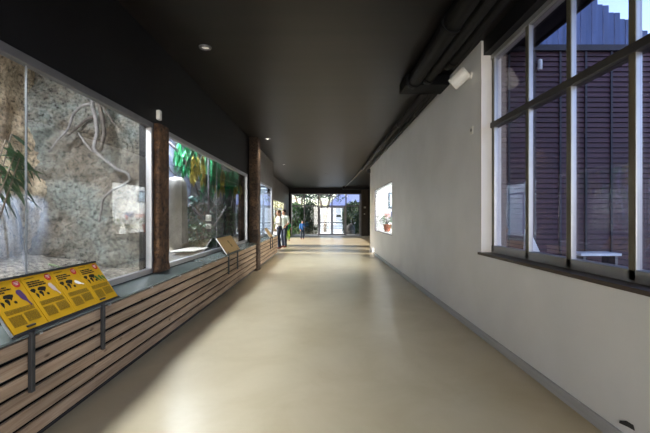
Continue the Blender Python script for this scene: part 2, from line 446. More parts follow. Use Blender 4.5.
# ------------------------------------------------------------------ timber ledges
def ledge(label, y0, y1, joints):
    t = thing('planter_ledge', label, 'ledge', (-1.87, y0, 0))
    MB().box(XL+.002, -1.793, y0, y1, .05, .684).build('backing', M['black_void'], t)
    MB().box(XL+.002, -1.83, y0, y1, 0, .05).build('kick_plate', M['black'], t)
    p = MB()
    ys = [y0] + joints + [y1]
    for a, b_ in zip(ys, ys[1:]):
        for k in range(6):
            z1 = .672 - k*.104
            j = random.uniform(-.003, .003)
            p.box(-1.790, XF+j, a+.002, b_-.002, z1-.081, z1)
    p.build('board_cladding', M['planks'], t, bevel=.003)
    s = MB()
    s.add([(XL+.014,y0,.757),(XF+.01,y0,.70),(XF+.01,y0,.684),(XL+.014,y0,.69),
           (XL+.014,y1,.757),(XF+.01,y1,.70),(XF+.01,y1,.684),(XL+.014,y1,.69)],
          [(0,1,2,3),(7,6,5,4),(0,4,5,1),(1,5,6,2),(2,6,7,3),(3,7,4,0)])
    s.build('sloping_sill', M['sill_metal'], t, bevel=.003)
    y = y0 + .5
    while y < y1:
        MB().box(XF-.005, XF+.012, y-.012, y+.012, .672, .684).build('fixing_clip', M['silver'], t); y += .72
    return t
ledge('long board-clad ledge under the first two enclosure windows', .3, 9.27, [2.78, 5.1, 7.2])
ledge('short board-clad ledge beyond the floor-standing pillar, under the third window', 9.71, 13.5, [11.6])

def rough_pillar(name, label, x0, x1, y0, y1, z0, z1, m, flare=0., bulge=.02):
    mb = MB()
    nz, nu = 30, 28
    vs, fs = [], []
    cx, cy = (x0+x1)/2, (y0+y1)/2
    for i in range(nz+1):
        z = z0 + (z1-z0)*i/nz
        for k in range(nu):
            a = 2*PI*k/nu
            c, s = math.cos(a), math.sin(a)
            q = max(abs(c), abs(s))**.8
            px, py = c/q*(x1-x0)/2, s/q*(y1-y0)/2
            d = noise.fractal(Vector((px*7, py*7, z*2.2)), 1., 2., 4)*bulge
            fl = 1 + flare*max(0, 1-(z-z0)/.12)
            vs.append((min(max(cx+px*(1+d*3)*fl, x0-.0), 9), cy+py*(1+d*3)*fl, z))
    for i in range(nz):
        for k in range(nu):
            k2 = (k+1) % nu
            fs.append((i*nu+k, i*nu+k2, (i+1)*nu+k2, (i+1)*nu+k))
    fs.append(tuple(range(nu-1,-1,-1))); fs.append(tuple(nz*nu+k for k in range(nu)))
    return tag(mb.add(vs, fs).build(name, m, smooth=True), label, 'pillar')
rough_pillar('timber_post', 'rough brown timber post on the ledge between the first and second windows', XL+.001, XL+.075, 4.13, 4.41, .76, ZT+.01, M['bark'], .25, .02)
rough_pillar('timber_pillar', 'dark rough timber pillar from floor to ceiling past the second window', XL, -1.72, 9.28, 9.70, 0, 3.45, M['bark2'], 0, .02)
d = MB(); d.box(XL, XL+.045, 4.20, 4.27, 2.53, 2.645)
tag(d.build('alarm_sounder', M['white_plastic'], bevel=.012), 'small white plastic box on the charcoal wall above the brown timber post', 'detector')

# ------------------------------------------------------------------ signs on the ledges
V_ = Vector((-.19, 0, .28)).normalized(); U_ = Vector((0,1,0)); N_ = U_.cross(V_)
CONT = [  # crude continents in a 1 x .6 box
 [(.0,.52),(.12,.58),(.27,.56),(.31,.47),(.22,.40),(.17,.33),(.11,.38),(.04,.46)],
 [(.20,.32),(.29,.28),(.33,.2),(.27,.07),(.23,.0),(.20,.12),(.18,.23)],
 [(.44,.36),(.53,.39),(.61,.34),(.63,.25),(.57,.08),(.52,.06),(.48,.22),(.42,.27)],
 [(.43,.47),(.5,.57),(.62,.59),(.82,.58),(.97,.53),(.92,.43),(.83,.36),(.76,.27),(.71,.36),(.63,.36),(.56,.42),(.46,.41)],
 [(.80,.19),(.89,.22),(.96,.16),(.93,.07),(.82,.09)]]
def parrot(sx=1, tail=.5):
    pts = [(.5,1.0),(.62,.97),(.70,.88),(.68,.74),(.66,.55),(.60,.40),(.56,.3),(.54,0),(.46,0),(.44,.3),(.36,.45),(.33,.6),(.36,.78),(.34,.86),(.40,.95)]
    return pts
def sign(name, label, y0, length, leaves, tan=False, base=(-1.752, .728)):
    t = thing(name, label, 'sign', (base[0], y0, base[1]))
    o = Vector((base[0], y0, base[1])); Ht = .338
    fr = (o, U_, V_, N_)
    R = lambda a, b_, c, d_: [(a,b_),(c,b_),(c,d_),(a,d_)]
    MB().prism(R(-.005,-.012,length+.005,Ht+.012), fr, -.012, -.003).build('backing_plate', M['black'], t)
    MB().prism(R(-.005,Ht,length+.005,Ht+.016), fr, -.003, .010).build('top_strip', M['black'], t)
    MB().prism(R(-.005,-.018,length+.005,.0), fr, -.003, .010).build('bottom_strip', M['black'], t)
    MB().prism(R(-.009,-.005,-.005,Ht), fr, -.012, .004).build('end_strip', M['silver'], t)
    for yy in (.13, .13 + .68*length/1.0):
        MB().box(-1.768, -1.742, y0+yy-.014, y0+yy+.014, .35, .722).build('leg', M['black'], t, bevel=.003)
    # bracket shelves under the plate
    for yy in (.10, .10+.68*length): MB().box(-1.90, -1.752, y0+yy, y0+yy+.06, .745, .755).build('bracket', M['black'], t)
    if tan:
        p = MB().prism(R(0,0,length,Ht), fr, -.003, .004).build('panel', M['tan_sign'], t)
        k = MB()
        k.prism([(length*.56+.06*math.cos(a)*random.uniform(.6,1), Ht*.62+.05*math.sin(a)*random.uniform(.6,1)) for a in [i*PI/6 for i in range(12)]], fr, .004, .005)
        k.prism(R(length*.55, Ht*.3, length*.64, Ht*.5), fr, .004, .005)
        k.build('picture', M['ink_grey'], p)
        return t
    wd = length/leaves
    for i in range(leaves):
        f2 = (o + U_*(i*wd), U_, V_, N_)
        p = MB().prism(R(.003,0,wd-.003,Ht), f2, -.003, .004).build('panel', M['yellow'], t)
        n0, n1 = .004, .0052
        bc = [(wd*.83+.026*math.cos(a), Ht*.90+.026*math.sin(a)) for a in [j*PI/10 for j in range(20)]]
        bd = MB().prism(bc, f2, n0, n1).build('badge', M['red'], p); bd['label'] = 'round red badge'
        bt = MB()
        for k, (a, b_) in enumerate(((.77,.9),(.76,.89),(.79,.87))):
            z = Ht*(.93 - .028*k); bt.prism(R(wd*a, z, wd*b_, z+.003), f2, n1, n1+.0006)
        bt.build('badge_text', M['white_ink'], p)
        h = MB()
        h.prism(R(wd*.10, Ht*.945, wd*.40, Ht*.955), f2, n0, n1)
        rows = [(.10,.52,.855),(.10,.62,.81)] + ([(.10,.42,.765)] if i % 2 == 0 else [(.10,.66,.765)])
        for a, b_, z in rows:
            x = a
            while x < b_:
                ww = random.uniform(.05,.12)
                h.prism(R(wd*x, Ht*z, wd*min(b_, x+ww), Ht*(z+.028)), f2, n0, n1); x += ww+.015
        h.build('title_text', M['ink'], p)
        mp = MB()
        mx, my, ms = wd*.07, Ht*.50, wd*.52
        for c in CONT: mp.prism([(mx+q[0]*ms, my+q[1]*ms) for q in c], f2, n0, n1)
        mp.build('world_map', M['ink'], p)
        bm_, col = MB(), ['violet_ink','pink_ink','white_ink','green_ink'][i % 4]
        def put(px, py, s, ang):
            ca, sa = math.cos(ang), math.sin(ang)
            bm_.prism([(px + s*((q[0]-.5)*ca - (q[1]-.5)*sa), py + s*((q[0]-.5)*sa + (q[1]-.5)*ca)) for q in parrot()], f2, n1, n1+.0008)
        if i == 0: put(wd*.80, Ht*.60, .125, .35)
        elif i == 1: put(wd*.80, Ht*.62, .105, .5)
        elif i == 2: put(wd*.76, Ht*.60, .085, 1.1)
        else:
            put(wd*.62, Ht*.58, .07, .7); put(wd*.78, Ht*.575, .07, .5); put(wd*.92, Ht*.565, .06, .6)
        bp = bm_.build('bird_picture', M[col], p)
        tx = MB()
        def para(x0, x1, z0, z1):
            z = z1
            while z > z0:
                x = x0
                while x < x1-.004:
                    ww = random.uniform(.008,.026)
                    tx.prism(R(x, z, min(x1, x+ww), z+.0032), f2, n0, n1); x += ww+.003
                z -= .0062
        para(wd*.12, wd*.92, Ht*.34, Ht*.43)
        para(wd*.12, wd*.47, Ht*.10, Ht*.30); para(wd*.54, wd*.92, Ht*.14, Ht*.31)
        tx.build('body_text', M['ink_grey'], p)
    return t
sign('information_sign', 'sloping sign of four yellow panels with bird pictures on the nearest ledge', 2.03, 1.02, 4)
sign('information_sign', 'tan sloping sign with one small dark picture on the ledge under the second window', 6.45, .98, 1, True)
sign('information_sign', 'smallest tan sloping sign on the short ledge past the dark pillar', 11.5, .6, 1, True)

# ------------------------------------------------------------------ right side window
e = sempty('window_4', (1.97, .3, .96))
XW = 1.93
fm = MB()
MY = [4.15, 3.45, 2.86, 2.27, 1.66, 1.05, .45]
fm.box(XW, XW+.09, .3, 4.195, .985, 1.065).build('bottom_rail', M['steel_rail'], e, bevel=.004)
MB().box(XW-.005, XW+.09, .3, 4.195, 3.22, 3.275).build('top_rail', M['steel_rail'], e)
MB().box(XW-.012, XW+.09, .3, 4.195, 2.425, 2.485).build('transom', M['bronze'], e, bevel=.004)
for y in MY:
    MB().box(XW+.006, XW+.046, y-.024, y+.024, 1.065, 3.22).build('mullion', M['alu'], e, bevel=.003)
    MB().box(XW, XW+.006, y-.024, y+.026, 1.0, 3.24).build('mullion_face', mat('olive bronze strip', (.14,.13,.09), .5, metal=.3), e)
for a, b_ in zip(MY, MY[1:]):
    for z0, z1 in ((1.065,2.425),(2.485,3.22)):
        MB().box(XW+.03, XW+.038, b_+.024, a-.024, z0, z1).build('glass_pane', M['glass_right'], e)
struct('trim_sill', MB().box(1.79, 2.02, .3, 4.24, .955, .985), M['sill_wood'], bevel=.004)
# ------------------------------------------------------------------ ducts and pipes under the ceiling
def tubeobj(name, label, cat, pts, r, m, group=None, n=16, collars=()):
    o = MB().tube(pts, r, n).build(name, m, smooth=False)
    for p in o.data.polygons:
        if len(p.vertices) == 4: p.use_smooth = True
    tag(o, label, cat, group)
    for y in collars:
        p = pts[0]
        c = MB().tube([(p[0], y-.03, p[2]), (p[0], y+.03, p[2])], r*1.13, n).build('collar', m, o)
    return o
tubeobj('ventilation_duct', 'thick black ceiling duct farthest from the white wall, near the viewer', 'duct', [(1.27,-4,3.33),(1.27,5.2,3.33)], .10, M['duct'], collars=(1.5,3.6,5.1))
tubeobj('ventilation_duct', 'second black ceiling duct from the middle of the ceiling, beside the thickest', 'duct', [(1.46,-4,3.345),(1.46,5.15,3.345)], .075, M['duct'], collars=(2.4,5.05))
tubeobj('ventilation_duct', 'slim black ceiling duct directly above the white spotlight', 'duct', [(1.63,-4,3.37),(1.63,4.75,3.37)], .055, M['duct'], collars=(3.0,4.6))
tag(MB().box(1.16, 1.80, 5.2, 5.62, 3.30, 3.45).build('duct_junction_box', M['duct'], bevel=.01), 'black boxed duct crossing to the white wall where the thick ducts end', 'duct')
tubeobj('ceiling_pipe', 'long dark grey pipe under the ceiling, the one farther from the white wall', 'pipe', [(1.56,5.62,3.33),(1.56,14.9,3.33)], .055, M['pipe'], collars=(7.6,9.8,12.2))
tubeobj('ceiling_pipe', 'long thin dark pipe running in the corner on top of the white wall', 'pipe', [(1.72,5.62,3.31),(1.72,14.7,3.31)], .032, M['pipe'], collars=(6.8,8.9,11,13))
tubeobj('cable_conduit', 'thin light conduit under the far ceiling past the end of the white wall', 'conduit', [(1.56,14.9,3.37),(1.5,20,3.40),(1.36,25,3.42)], .016, mat('light conduit', (.35,.33,.31), .4))
tag(MB().box(1.70, 1.83, 14.45, 14.62, 3.15, 3.30).build('pipe_bracket', M['black'], bevel=.01), 'small black bracket at the far top corner of the white wall', 'bracket')
struct('trim_ceiling_beam', MB().box(1.2, 3.4, 24.6, 24.9, 3.25, 3.45), M['dark_wall'])

# downlights
def downlight(x, y, label, on, r=.06):
    t = thing('ceiling_downlight', label, 'ceiling light', (x, y, 3.45))
    k = MB().lathe([(r,0),(r*1.35,0),(r*1.3,-.012),(r,-.02),(r*.8,-.006),(r*.8,0)], (x,y,3.45), 24).build('trim_ring', M['alu_dark'], t)
    MB().lathe([(r*.78,0),(r*.78,-.004),(r*.4,-.012)], (x,y,3.449), 20).build('lamp', emit('lamp glass', (.9,.85,.78), on), t)
    return t
downlight(-1.45, 4.37, 'round ceiling spotlight nearest the viewer above the first window', .12, .055)
downlight(-1.51, 9.50, 'round ceiling spotlight beside the top of the dark timber pillar', 3.)
downlight(-1.63, 14.2, 'round ceiling spotlight farthest down the left of the corridor', 2.)
downlight(.07, 17.4, 'dark round ceiling fitting in the middle of the far ceiling', .0, .07)

# white spotlight on the right wall
t = thing('wall_spotlight', 'white cylindrical spotlight fixed high on the white wall under the ducts', 'spotlight', (1.82, 4.55, 3.13))
ax0, ax1 = Vector((1.73,4.40,3.17)), Vector((1.585,4.50,3.035))
dv = (ax1-ax0).normalized()
MB().tube([ax0, ax0+dv*.02, ax1-dv*.02, ax1], [.066,.082,.082,.078], 20).build('housing', M['white_plastic'], t, smooth=False)
MB().tube([ax1-dv*.001, ax1+dv*.004], [.066,.06], 20).build('lens', mat('dull lens', (.35,.33,.28), .3), t)
MB().tube([(1.70,4.44,3.10),(1.76,4.48,3.13),(1.82,4.50,3.16)], [.016,.016,.016], 8).build('arm', M['white_plastic'], t)
MB().tube([(1.80,4.50,3.16),(1.82,4.50,3.16)], [.045,.045], 14).build('wall_plate', M['white_plastic'], t)
sw = thing('wall_socket', 'tiny dark and white socket high on the white wall below the spotlight', 'socket', (1.82,4.47,2.46))
MB().box(1.808, 1.82, 4.43, 4.51, 2.42, 2.51).build('plate', M['white_plastic'], sw, bevel=.004)
MB().box(1.803, 1.809, 4.45, 4.475, 2.45, 2.485).build('socket_hole', M['black'], sw)

# ------------------------------------------------------------------ display room behind the right wall
struct('wall_display_room', MB().box(2.02, 5.2, 14.40, 14.45, 0, 3.45).box(5.2, 5.3, 4.45, 14.45, 0, 3.45).box(2.02, 5.2, 8.6, 8.7, 0, 3.0)
       .box(2.02, 2.03, 8.7, 9.8, 0, 3.0).box(2.02, 2.03, 13.2, 14.4, 0, 3.0), M['room_white'])
struct('ceiling_display_room', MB().box(2.02, 5.2, 8.6, 14.45, 3.0, 3.06), M['room_white'])
struct('floor_display_room', MB().box(2.02, 5.2, 4.45, 14.45, -.1, .005), mat('pale room floor', (.5,.5,.48), .5))
e = sempty('window_5', (XR, 9.8, .88))
f = MB(); f.box(XR+.0, XR+.05, 9.8, 13.2, .88, .905).box(XR+.0, XR+.05, 9.8, 13.2, 2.345, 2.37).box(XR+.0, XR+.05, 9.8, 9.83, .905, 2.345).box(XR+.0, XR+.05, 13.17, 13.2, .905, 2.345)
f.build('window_frame', M['alu_dark'], e)
MB().box(XR+.02, XR+.028, 9.83, 13.17, .905, 2.345).build('glass_pane', M['glass'], e)
t = thing('display_counter', 'white counter along the far wall of the bright room behind the right window', 'counter', (3.5, 14.0, 0))
MB().box(2.1, 5.1, 13.85, 14.39, .84, .90).build('worktop', M['white_wood'], t)
MB().box(2.1, 5.1, 13.9, 14.39, .005, .84).build('cabinet_body', M['room_white'], t)
for i in range(4): MB().box(2.15+i*.74, 2.84+i*.74, 13.885, 13.9, .08, .80).build('cabinet_door', M['white_wood'], t, bevel=.004)
def framed(x0, x1, z0, z1, label):
    t = thing('framed_picture', label, 'picture', ((x0+x1)/2, 14.4, z0))
    MB().box(x0, x1, 14.365, 14.40, z0, z1).build('frame', M['frame_dark'], t)
    MB().box(x0+.06, x1-.06, 14.36, 14.366, z0+.06, z1-.06).build('print', M['picture_blue'], t)
framed(2.52, 2.98, 1.72, 2.36, 'dark framed pale blue picture in the bright room, seen at the window edge')
framed(3.08, 3.50, 1.95, 2.42, 'dark framed pale picture in the bright room, only mirrored in the left glass')
sh = MB().box(2.1, 4.4, 14.18, 14.395, 1.33, 1.36).build('wall_shelf', M['white_wood'])
tag(sh, 'white shelf on the far wall of the bright room', 'shelf')
for i, (x, ww, hh, mm, lb) in enumerate([(2.36,.2,.16,'box_pink','small pink box on the shelf in the bright room'),(2.62,.16,.24,'box_blue','small blue box on the shelf in the bright room'),
                         (3.16,.34,.13,'box_pink','long pink box on the shelf in the bright room'),(3.62,.3,.2,'box_blue','wide blue box on the shelf in the bright room')]):
    tag(MB().box(x, x+ww, 14.2, 14.36, 1.36, 1.36+hh).build('storage_box', M[mm], bevel=.004), lb, 'box')
for x, lb in ((3.1, 'pale plastic crate on the white counter, mirrored in the left glass'), (3.7, 'second pale plastic crate on the white counter, mirrored in the left glass')):
    k = thing('storage_crate', lb, 'crate', (x+.25,14.1,.9))
    MB().box(x, x+.5, 13.95, 14.25, .9, 1.12).build('body', M['pale_pot'], k, bevel=.01)
    MB().box(x-.01, x+.51, 13.94, 14.26, 1.12, 1.15).build('lid', M['white_wood'], k, bevel=.005)
def potted(x, y, z, label, pot, leafm, hgt, red=False, sc=1.):
    t = thing('potted_plant', label, 'plant', (x,y,z))
    MB().lathe([(.0,0),(.085*sc,0),(.12*sc,.19*sc),(.135*sc,.19*sc),(.135*sc,.225*sc),(.11*sc,.225*sc),(.10*sc,.20*sc),(0,.20*sc)], (x,y,z), 20).build('pot', pot, t)
    lf, st = MB(), MB()
    rnd = random.Random(int(x*100+y*10))
    for i in range(26):
        a = rnd.uniform(0, 2*PI); h_ = rnd.uniform(.05, hgt); r_ = rnd.uniform(.03,.11)*sc
        q = Vector((x+r_*math.cos(a), y+r_*math.sin(a), z+.2*sc+h_))
        st.tube([(x,y,z+.18*sc),(x+(q.x-x)*.4, y+(q.y-y)*.4, z+.2*sc+h_*.6), q], .004, 5)
        lf.leaf(q, (math.cos(a), math.sin(a), rnd.uniform(-.1,.6)), rnd.uniform(.13,.22)*sc, rnd.uniform(.07,.1)*sc, .5, rnd.uniform(-.5,.5))
    lf.build('leaves', leafm, t, smooth=True); st.build('stems', M['stem'], t)
    if red:
        fl = MB()
        for i in range(5): MB().ball((x+rnd.uniform(-.08,.08), y+rnd.uniform(-.1,.1), z+.2+rnd.uniform(.2,.35)), .03, 8, 6).build('flower', M['red'], t)
tag(MB().box(2.035, 2.32, 9.9, 13.1, .82, .885).build('inner_window_shelf', M['white_wood']), 'white shelf inside the bright window under the potted plants', 'shelf')
potted(2.13, 12.35, .885, 'leafy plant in a terracotta pot inside the bright window', M['terracotta'], M['leaf_mid'], .34, False, 1.1)
potted(2.16, 11.25, .885, 'red flowering plant at the near edge of the bright window', M['pale_pot'], M['leaf_dull'], .1, True, .75)
potted(2.14, 10.45, .885, 'pale potted plant on the window shelf, mirrored in the left glass', M['pale_pot'], M['leaf_pale'], .2, False, 1.3)

# ------------------------------------------------------------------ animal enclosures behind the left glass
def rock_sheet(name, path, z0, z1, m, amp=.12, du=.07, seed=0., lean=0.):
    pts = []
    for (a, b_) in zip(path, path[1:]):
        a, b_ = Vector(a), Vector(b_); n = max(2, int((b_-a).length/du))
        pts += [a + (b_-a)*i/n for i in range(n)]
    pts.append(Vector(path[-1]))
    for _ in range(6):
        pts = [pts[0]] + [(pts[i-1]+pts[i]*2+pts[i+1])/4 for i in range(1, len(pts)-1)] + [pts[-1]]
    nz = int((z1-z0)/du); vs, fs = [], []
    for i, p in enumerate(pts):
        d = (pts[min(i+1,len(pts)-1)]-pts[max(i-1,0)]).normalized(); nr = Vector((-d.y, d.x))
        for k in range(nz+1):
            z = z0+(z1-z0)*k/nz
            q = Vector((p.x*.9, p.y*.9, z*.9+seed))
            dd = noise.fractal(q, 1., 2., 5)*amp*1.1 + abs(noise.noise(q*2.7))*amp*.5 + noise.fractal(q*7, .8, 2., 4)*amp*.22
            o = p + nr*dd
            vs.append((o.x, o.y, z))
    for i in range(len(pts)-1):
        for k in range(nz):
            a = i*(nz+1)+k; fs.append((a, a+1, a+nz+2, a+nz+1))
    o = MB().add(vs, fs).build(name, m, smooth=True, solid=.06)
    o['kind'] = 'structure'
    return o
rock_sheet('wall_enclosure_back', [(-2.2,-.3),(-3.2,-.3),(-3.45,0),(-3.5,2.4),(-3.5,4.45)], 0, 3.9, M['rock_tan'], .14, .05, 1.)
rock_sheet('wall_enclosure_divider', [(-3.6,4.35),(-3.3,4.5),(-2.9,4.55),(-2.06,4.5)], 0, 3.9, M['rock_grey'], .15, .035, 5.)
rock_sheet('wall_aviary_back', [(-3.5,4.7),(-3.55,7),(-3.5,9.4)], 0, 3.9, M['mural'], .03, .1, 9.)
rock_sheet('wall_aviary_end', [(-3.6,9.25),(-2.9,9.4),(-2.06,9.35)], 0, 3.9, M['rock_dark'], .12, .08, 12.)
rock_sheet('wall_third_enclosure', [(-3.3,9.7),(-3.5,11),(-3.4,13.3),(-3.0,13.5),(-2.06,13.5)], 0, 3.9, mat('pale blue plaster', (.45,.52,.60), .8, scale=3), .05, .1, 20.)
struct('wall_enclosures_outer', MB().box(-3.95, -3.85, -.6, 13.8, -.1, 4).box(-3.85, -2.12, -.6, -.5, -.1, 4).box(-3.85, -2.12, 13.65, 13.8, -.1, 4), M['dark_wall'])
struct('ceiling_light_block', MB().box(-3.95, -2.12, -.6, 13.8, 3.9, 4.0).box(-2.12, -1.97, -.5, 13.8, 3.62, 4.0), M['dark_wall'])  # unseen roof added over the area lights to control what light enters
def bed(name, x0, x1, y0, y1, z, m, amp, kind='structure'):
    nx, ny = int((x1-x0)/.06), int((y1-y0)/.08); vs, fs = [], []
    for i in range(nx+1):
        for j in range(ny+1):
            x = x0+(x1-x0)*i/nx; y = y0+(y1-y0)*j/ny
            edge = min(1, (x1-x)/.25)
            vs.append((x, y, z + (noise.fractal(Vector((x*2.2,y*2.2,z)),1,2,4)*amp + .25*(1-edge)*0 + max(0,(x1-x)-.7)*.22)*edge))
    for i in range(nx):
        for j in range(ny):
            a = i*(ny+1)+j; fs.append((a, a+ny+1, a+ny+2, a+1))
    n = len(vs); vs += [(p[0],p[1],.0) for p in vs[:]]
    b = MB().add(vs, fs)
    o = b.build(name, m, smooth=True); o['kind'] = kind
    return o
bed('ground_rock_enclosure', -3.6, -2.13, -.2, 4.6, .76, M['gravel'], .07)
bed('ground_aviary', -3.6, -2.13, 4.6, 9.4, .74, M['rock_dark'], .06)
bed('ground_third_enclosure', -3.5, -2.13, 9.7, 13.5, .74, mat('pale bedding', (.42,.45,.48), .9), .04)

# dry roots hanging down the divider: pixel-measured path, built at the divider's distance
def W(px, py, Y): return Vector(((px-CX)*Y/F, Y, H+(CY-py)*Y/F))
def root(label, pl, Y, r0, r1, m):
    pts = [W(x, y, Y) + Vector((random.uniform(-.01,.01), random.uniform(-.03,.03), 0)) for x, y in pl]
    out = []
    for i in range(len(pts)-1):
        for k in range(4): out.append(pts[i].lerp(pts[i+1], k/4) + Vector((random.uniform(-.006,.006), 0, random.uniform(-.006,.006))))
    out.append(pts[-1])
    out = [out[0]] + [(out[i-1]+out[i]*2+out[i+1])/4 for i in range(1,len(out)-1)] + [out[-1]]
    rr = [r0+(r1-r0)*i/(len(out)-1) for i in range(len(out))]
    tag(MB().tube(out, rr, 9).build('hanging_root', m, smooth=True), label, 'root')
YR = 4.30
root('longest pale dry root zigzagging down the grey rock wall to a hook', [(92,92),(93,104),(95,120),(97,133),(94,148),(100,156),(108,163),(118,170),(128,173),(129,180),(122,186),(112,190),(103,199),(100,210),(98,222)], YR, .024, .013, M['root'])
root('pale root arching left from the top of the grey rock wall', [(90,103),(82,107),(73,114),(67,128),(58,140),(49,152)], YR-.02, .019, .010, M['root'])
root('dark thick root hanging straight down the grey rock wall', [(99,90),(100,104),(102,118),(104,133),(101,150)], YR+.02, .03, .018, M['root_dark'])
root('dark root slanting left below the pale arching root', [(95,115),(86,120),(76,127),(68,136)], YR, .02, .013, M['root_dark'])
root('thin dark root branching to the right at the top of the grey rock wall', [(101,104),(106,113),(112,121),(116,126)], YR, .016, .007, M['root_dark'])
root('thin pale root joining the zigzag root from the left', [(80,133),(86,143),(92,150),(97,153)], YR, .012, .009, M['root'])

# bamboo close to the glass
t = thing('bamboo_plant', 'dark green bamboo with long pointed leaves inside the first window', 'plant', (-2.40, 2.50, .76))
lf, st = MB(), MB()
rnd = random.Random(3)
for i in range(5):
    bx, by = -2.40+rnd.uniform(-.05,.05), 2.50+rnd.uniform(-.1,.08)
    tip = Vector((bx+rnd.uniform(.0,.12), by+.05+rnd.uniform(.05,.2), 1.78+.06*i))
    st.tube([(bx,by,.72),(bx+.01,by,1.3),tip], [.010,.008,.004], 7)
    for k in range(6):
        q = Vector((bx,by,1.3)).lerp(tip, .55+.09*k)
        a = rnd.uniform(-.5,.9)
        d_ = Vector((rnd.uniform(-.25,.3), rnd.uniform(.3,1.), rnd.uniform(-.7,.25)))
        lf.leaf(q, d_, rnd.uniform(.17,.27), rnd.uniform(.028,.042), rnd.uniform(.2,.5), rnd.uniform(-.6,.6))
lf.build('leaves', M['leaf'], t, smooth=True); st.build('canes', M['stem'], t)

# waterfall: many fine strands of falling water
wf = MB(); rnd = random.Random(4)
for i in range(40):
    u = rnd.random(); q = rnd.random()
    Y0 = 3.16; dx = rnd.uniform(-.07,.07)
    p0 = W(-22+46*u, 188+14*rnd.random()+9*abs(u-.45)**2, Y0); p1 = W(-6+40*u, 200+3*q, Y0); p2 = W(4+34*u, 226, Y0); p3 = W(10+23*u, 250, Y0); p4 = W(13+17*u, 262+18*q, Y0)
    pts = [p + Vector((dx, dx*1.2, 0)) for p in (p0,p1,p2,p3,p4)]
    out = []
    for a_, b_ in zip(pts, pts[1:]): out += [a_.lerp(b_, k/3) for k in range(3)]
    out.append(pts[-1])
    for _ in range(2): out = [out[0]] + [(out[k-1]+out[k]*2+out[k+1])/4 for k in range(1,len(out)-1)] + [out[-1]]
    wf.tube(out, [.006+.024*math.sin(PI*min(1,(k+1)/len(out)))**.7 for k in range(len(out))], 7)
tag(wf.build('small_waterfall', M['water'], smooth=True), 'blurred pale bluish white fall of water in the first enclosure', 'waterfall', kind='thing')
lp = MB().leaf((-2.45, 3.2, .98), (.2,1,-.2), .16, .05, .2, .3)
lp.leaf((-2.45, 3.2, .975), (.2,1,-.25), .16, .05, .2, .3)
tag(lp.build('fallen_leaf', M['leaf_pale'], smooth=True), 'single pale green leaf above the yellow sign in the first enclosure', 'leaf')
# boulders
def boulder(label, c, r, m, seed):
    mb = MB().ball(c, 1, 22, 14)
    mb.v = [tuple(Vector(c) + Vector(((p[0]-c[0])*r[0], (p[1]-c[1])*r[1], (p[2]-c[2])*r[2]))*(1+.28*noise.fractal(Vector(p)*1.4+Vector((seed,0,0)),1,2,4))) for p in mb.v]
    tag(mb.build('boulder', m, smooth=True), label, 'rock')

# aviary planting: hanging sprays, trunk, branches, feeders
def hanging(label, x, y, ztop, n, m, spread, drop, seed, group=None):
    t = thing('hanging_plant', label, 'plant', (x, y, ztop))
    rnd = random.Random(seed); lf, st = MB(), MB()
    for i in range(n):
        xx, yy = x+rnd.uniform(-spread,spread), y+rnd.uniform(-.25,.25)
        z1 = ztop - rnd.uniform(0,.1); L_ = rnd.uniform(.4,1)*drop
        st.tube([(xx,yy,3.88 if i % 3 == 0 else z1+.1),(xx,yy,z1),(xx+rnd.uniform(-.05,.05),yy,z1-L_)], .006, 5)
        k = 0
        while k < L_:
            a = rnd.uniform(0,2*PI)
            lf.leaf((xx,yy,z1-k), (math.cos(a)*.28, math.sin(a)*.28, -1), rnd.uniform(.15,.24), rnd.uniform(.045,.075), .05, rnd.uniform(-1.5,1.5))
            k += rnd.uniform(.025,.05)
    lf.build('leaves', m, t, smooth=True); st.build('stems', M['stem'], t)
hanging('thin green hanging plant right in front of the pointed trunk behind the second window', -2.70, 7.35, 3.0, 5, M['leaf_bright'], .08, .35, 17)
hanging('green hanging plant nearest the cream trunk behind the second window', -2.92, 7.55, 2.95, 9, M['leaf_bright'], .16, .55, 11)
hanging('yellow hanging plant left of the glass joint of the second window', -2.72, 7.7, 2.72, 9, M['leaf_yellow'], .17, .55, 12)
hanging('green hanging plant in the middle of the second window', -2.62, 8.3, 2.82, 17, M['leaf_bright'], .18, .85, 13)
hanging('yellow hanging plant right of the glass joint of the second window', -2.45, 8.5, 2.55, 9, M['leaf_yellow'], .12, .5, 14)
hanging('wide green hanging plant at the far end of the second window', -2.32, 8.95, 2.55, 18, M['leaf_bright'], .17, .5, 15)
hanging('small yellow hanging plant in the far corner of the second window', -2.17, 8.9, 2.28, 5, M['leaf_yellow'], .06, .35, 16)
tr = MB().tube([(-2.86,6.95,.70),(-2.86,6.95,1.2),(-2.87,6.97,1.9),(-2.88,6.99,2.05),(-2.89,7.0,2.14)], [.235,.205,.20,.185,.12], 24)
tag(tr.build('cut_trunk', M['trunk_cream'], smooth=True), 'smooth cream tree trunk standing behind the second window beside the brown post', 'trunk')
def branch(label, pts, r0, r1, m=None):
    n = len(pts)
    tag(MB().tube(pts, [r0+(r1-r0)*i/(n-1) for i in range(n)], 8).build('perch_branch', m or M['branch'], smooth=True), label, 'branch')
branch('long dark branch slanting down across the top of the second window', [W(166,140,7.2),W(176,149,7.3),W(186,163,7.5),W(193,178,7.6),W(199,196,7.7)], .03, .018)
branch('thin dark branch curving near the top of the brown post', [W(166,158,7.1),W(170,170,7.2),W(178,178,7.2),W(184,190,7.3)], .018, .008)
branch('thin dark branch crossing upward to the right behind the long one', [W(168,186,7.4),W(178,172,7.4),W(187,160,7.5),W(192,150,7.5)], .014, .007)
branch('dark perch slanting down low behind the second window', [W(189,205,7.9),W(202,217,7.9),W(218,231,7.9),W(228,240,7.9)], .035, .02)
branch('pale perch leaning low behind the second window', [W(195,252,7.6),W(204,238,7.7),W(217,222,7.8),(W(226,206,7.9))], .03, .016, M['root'])
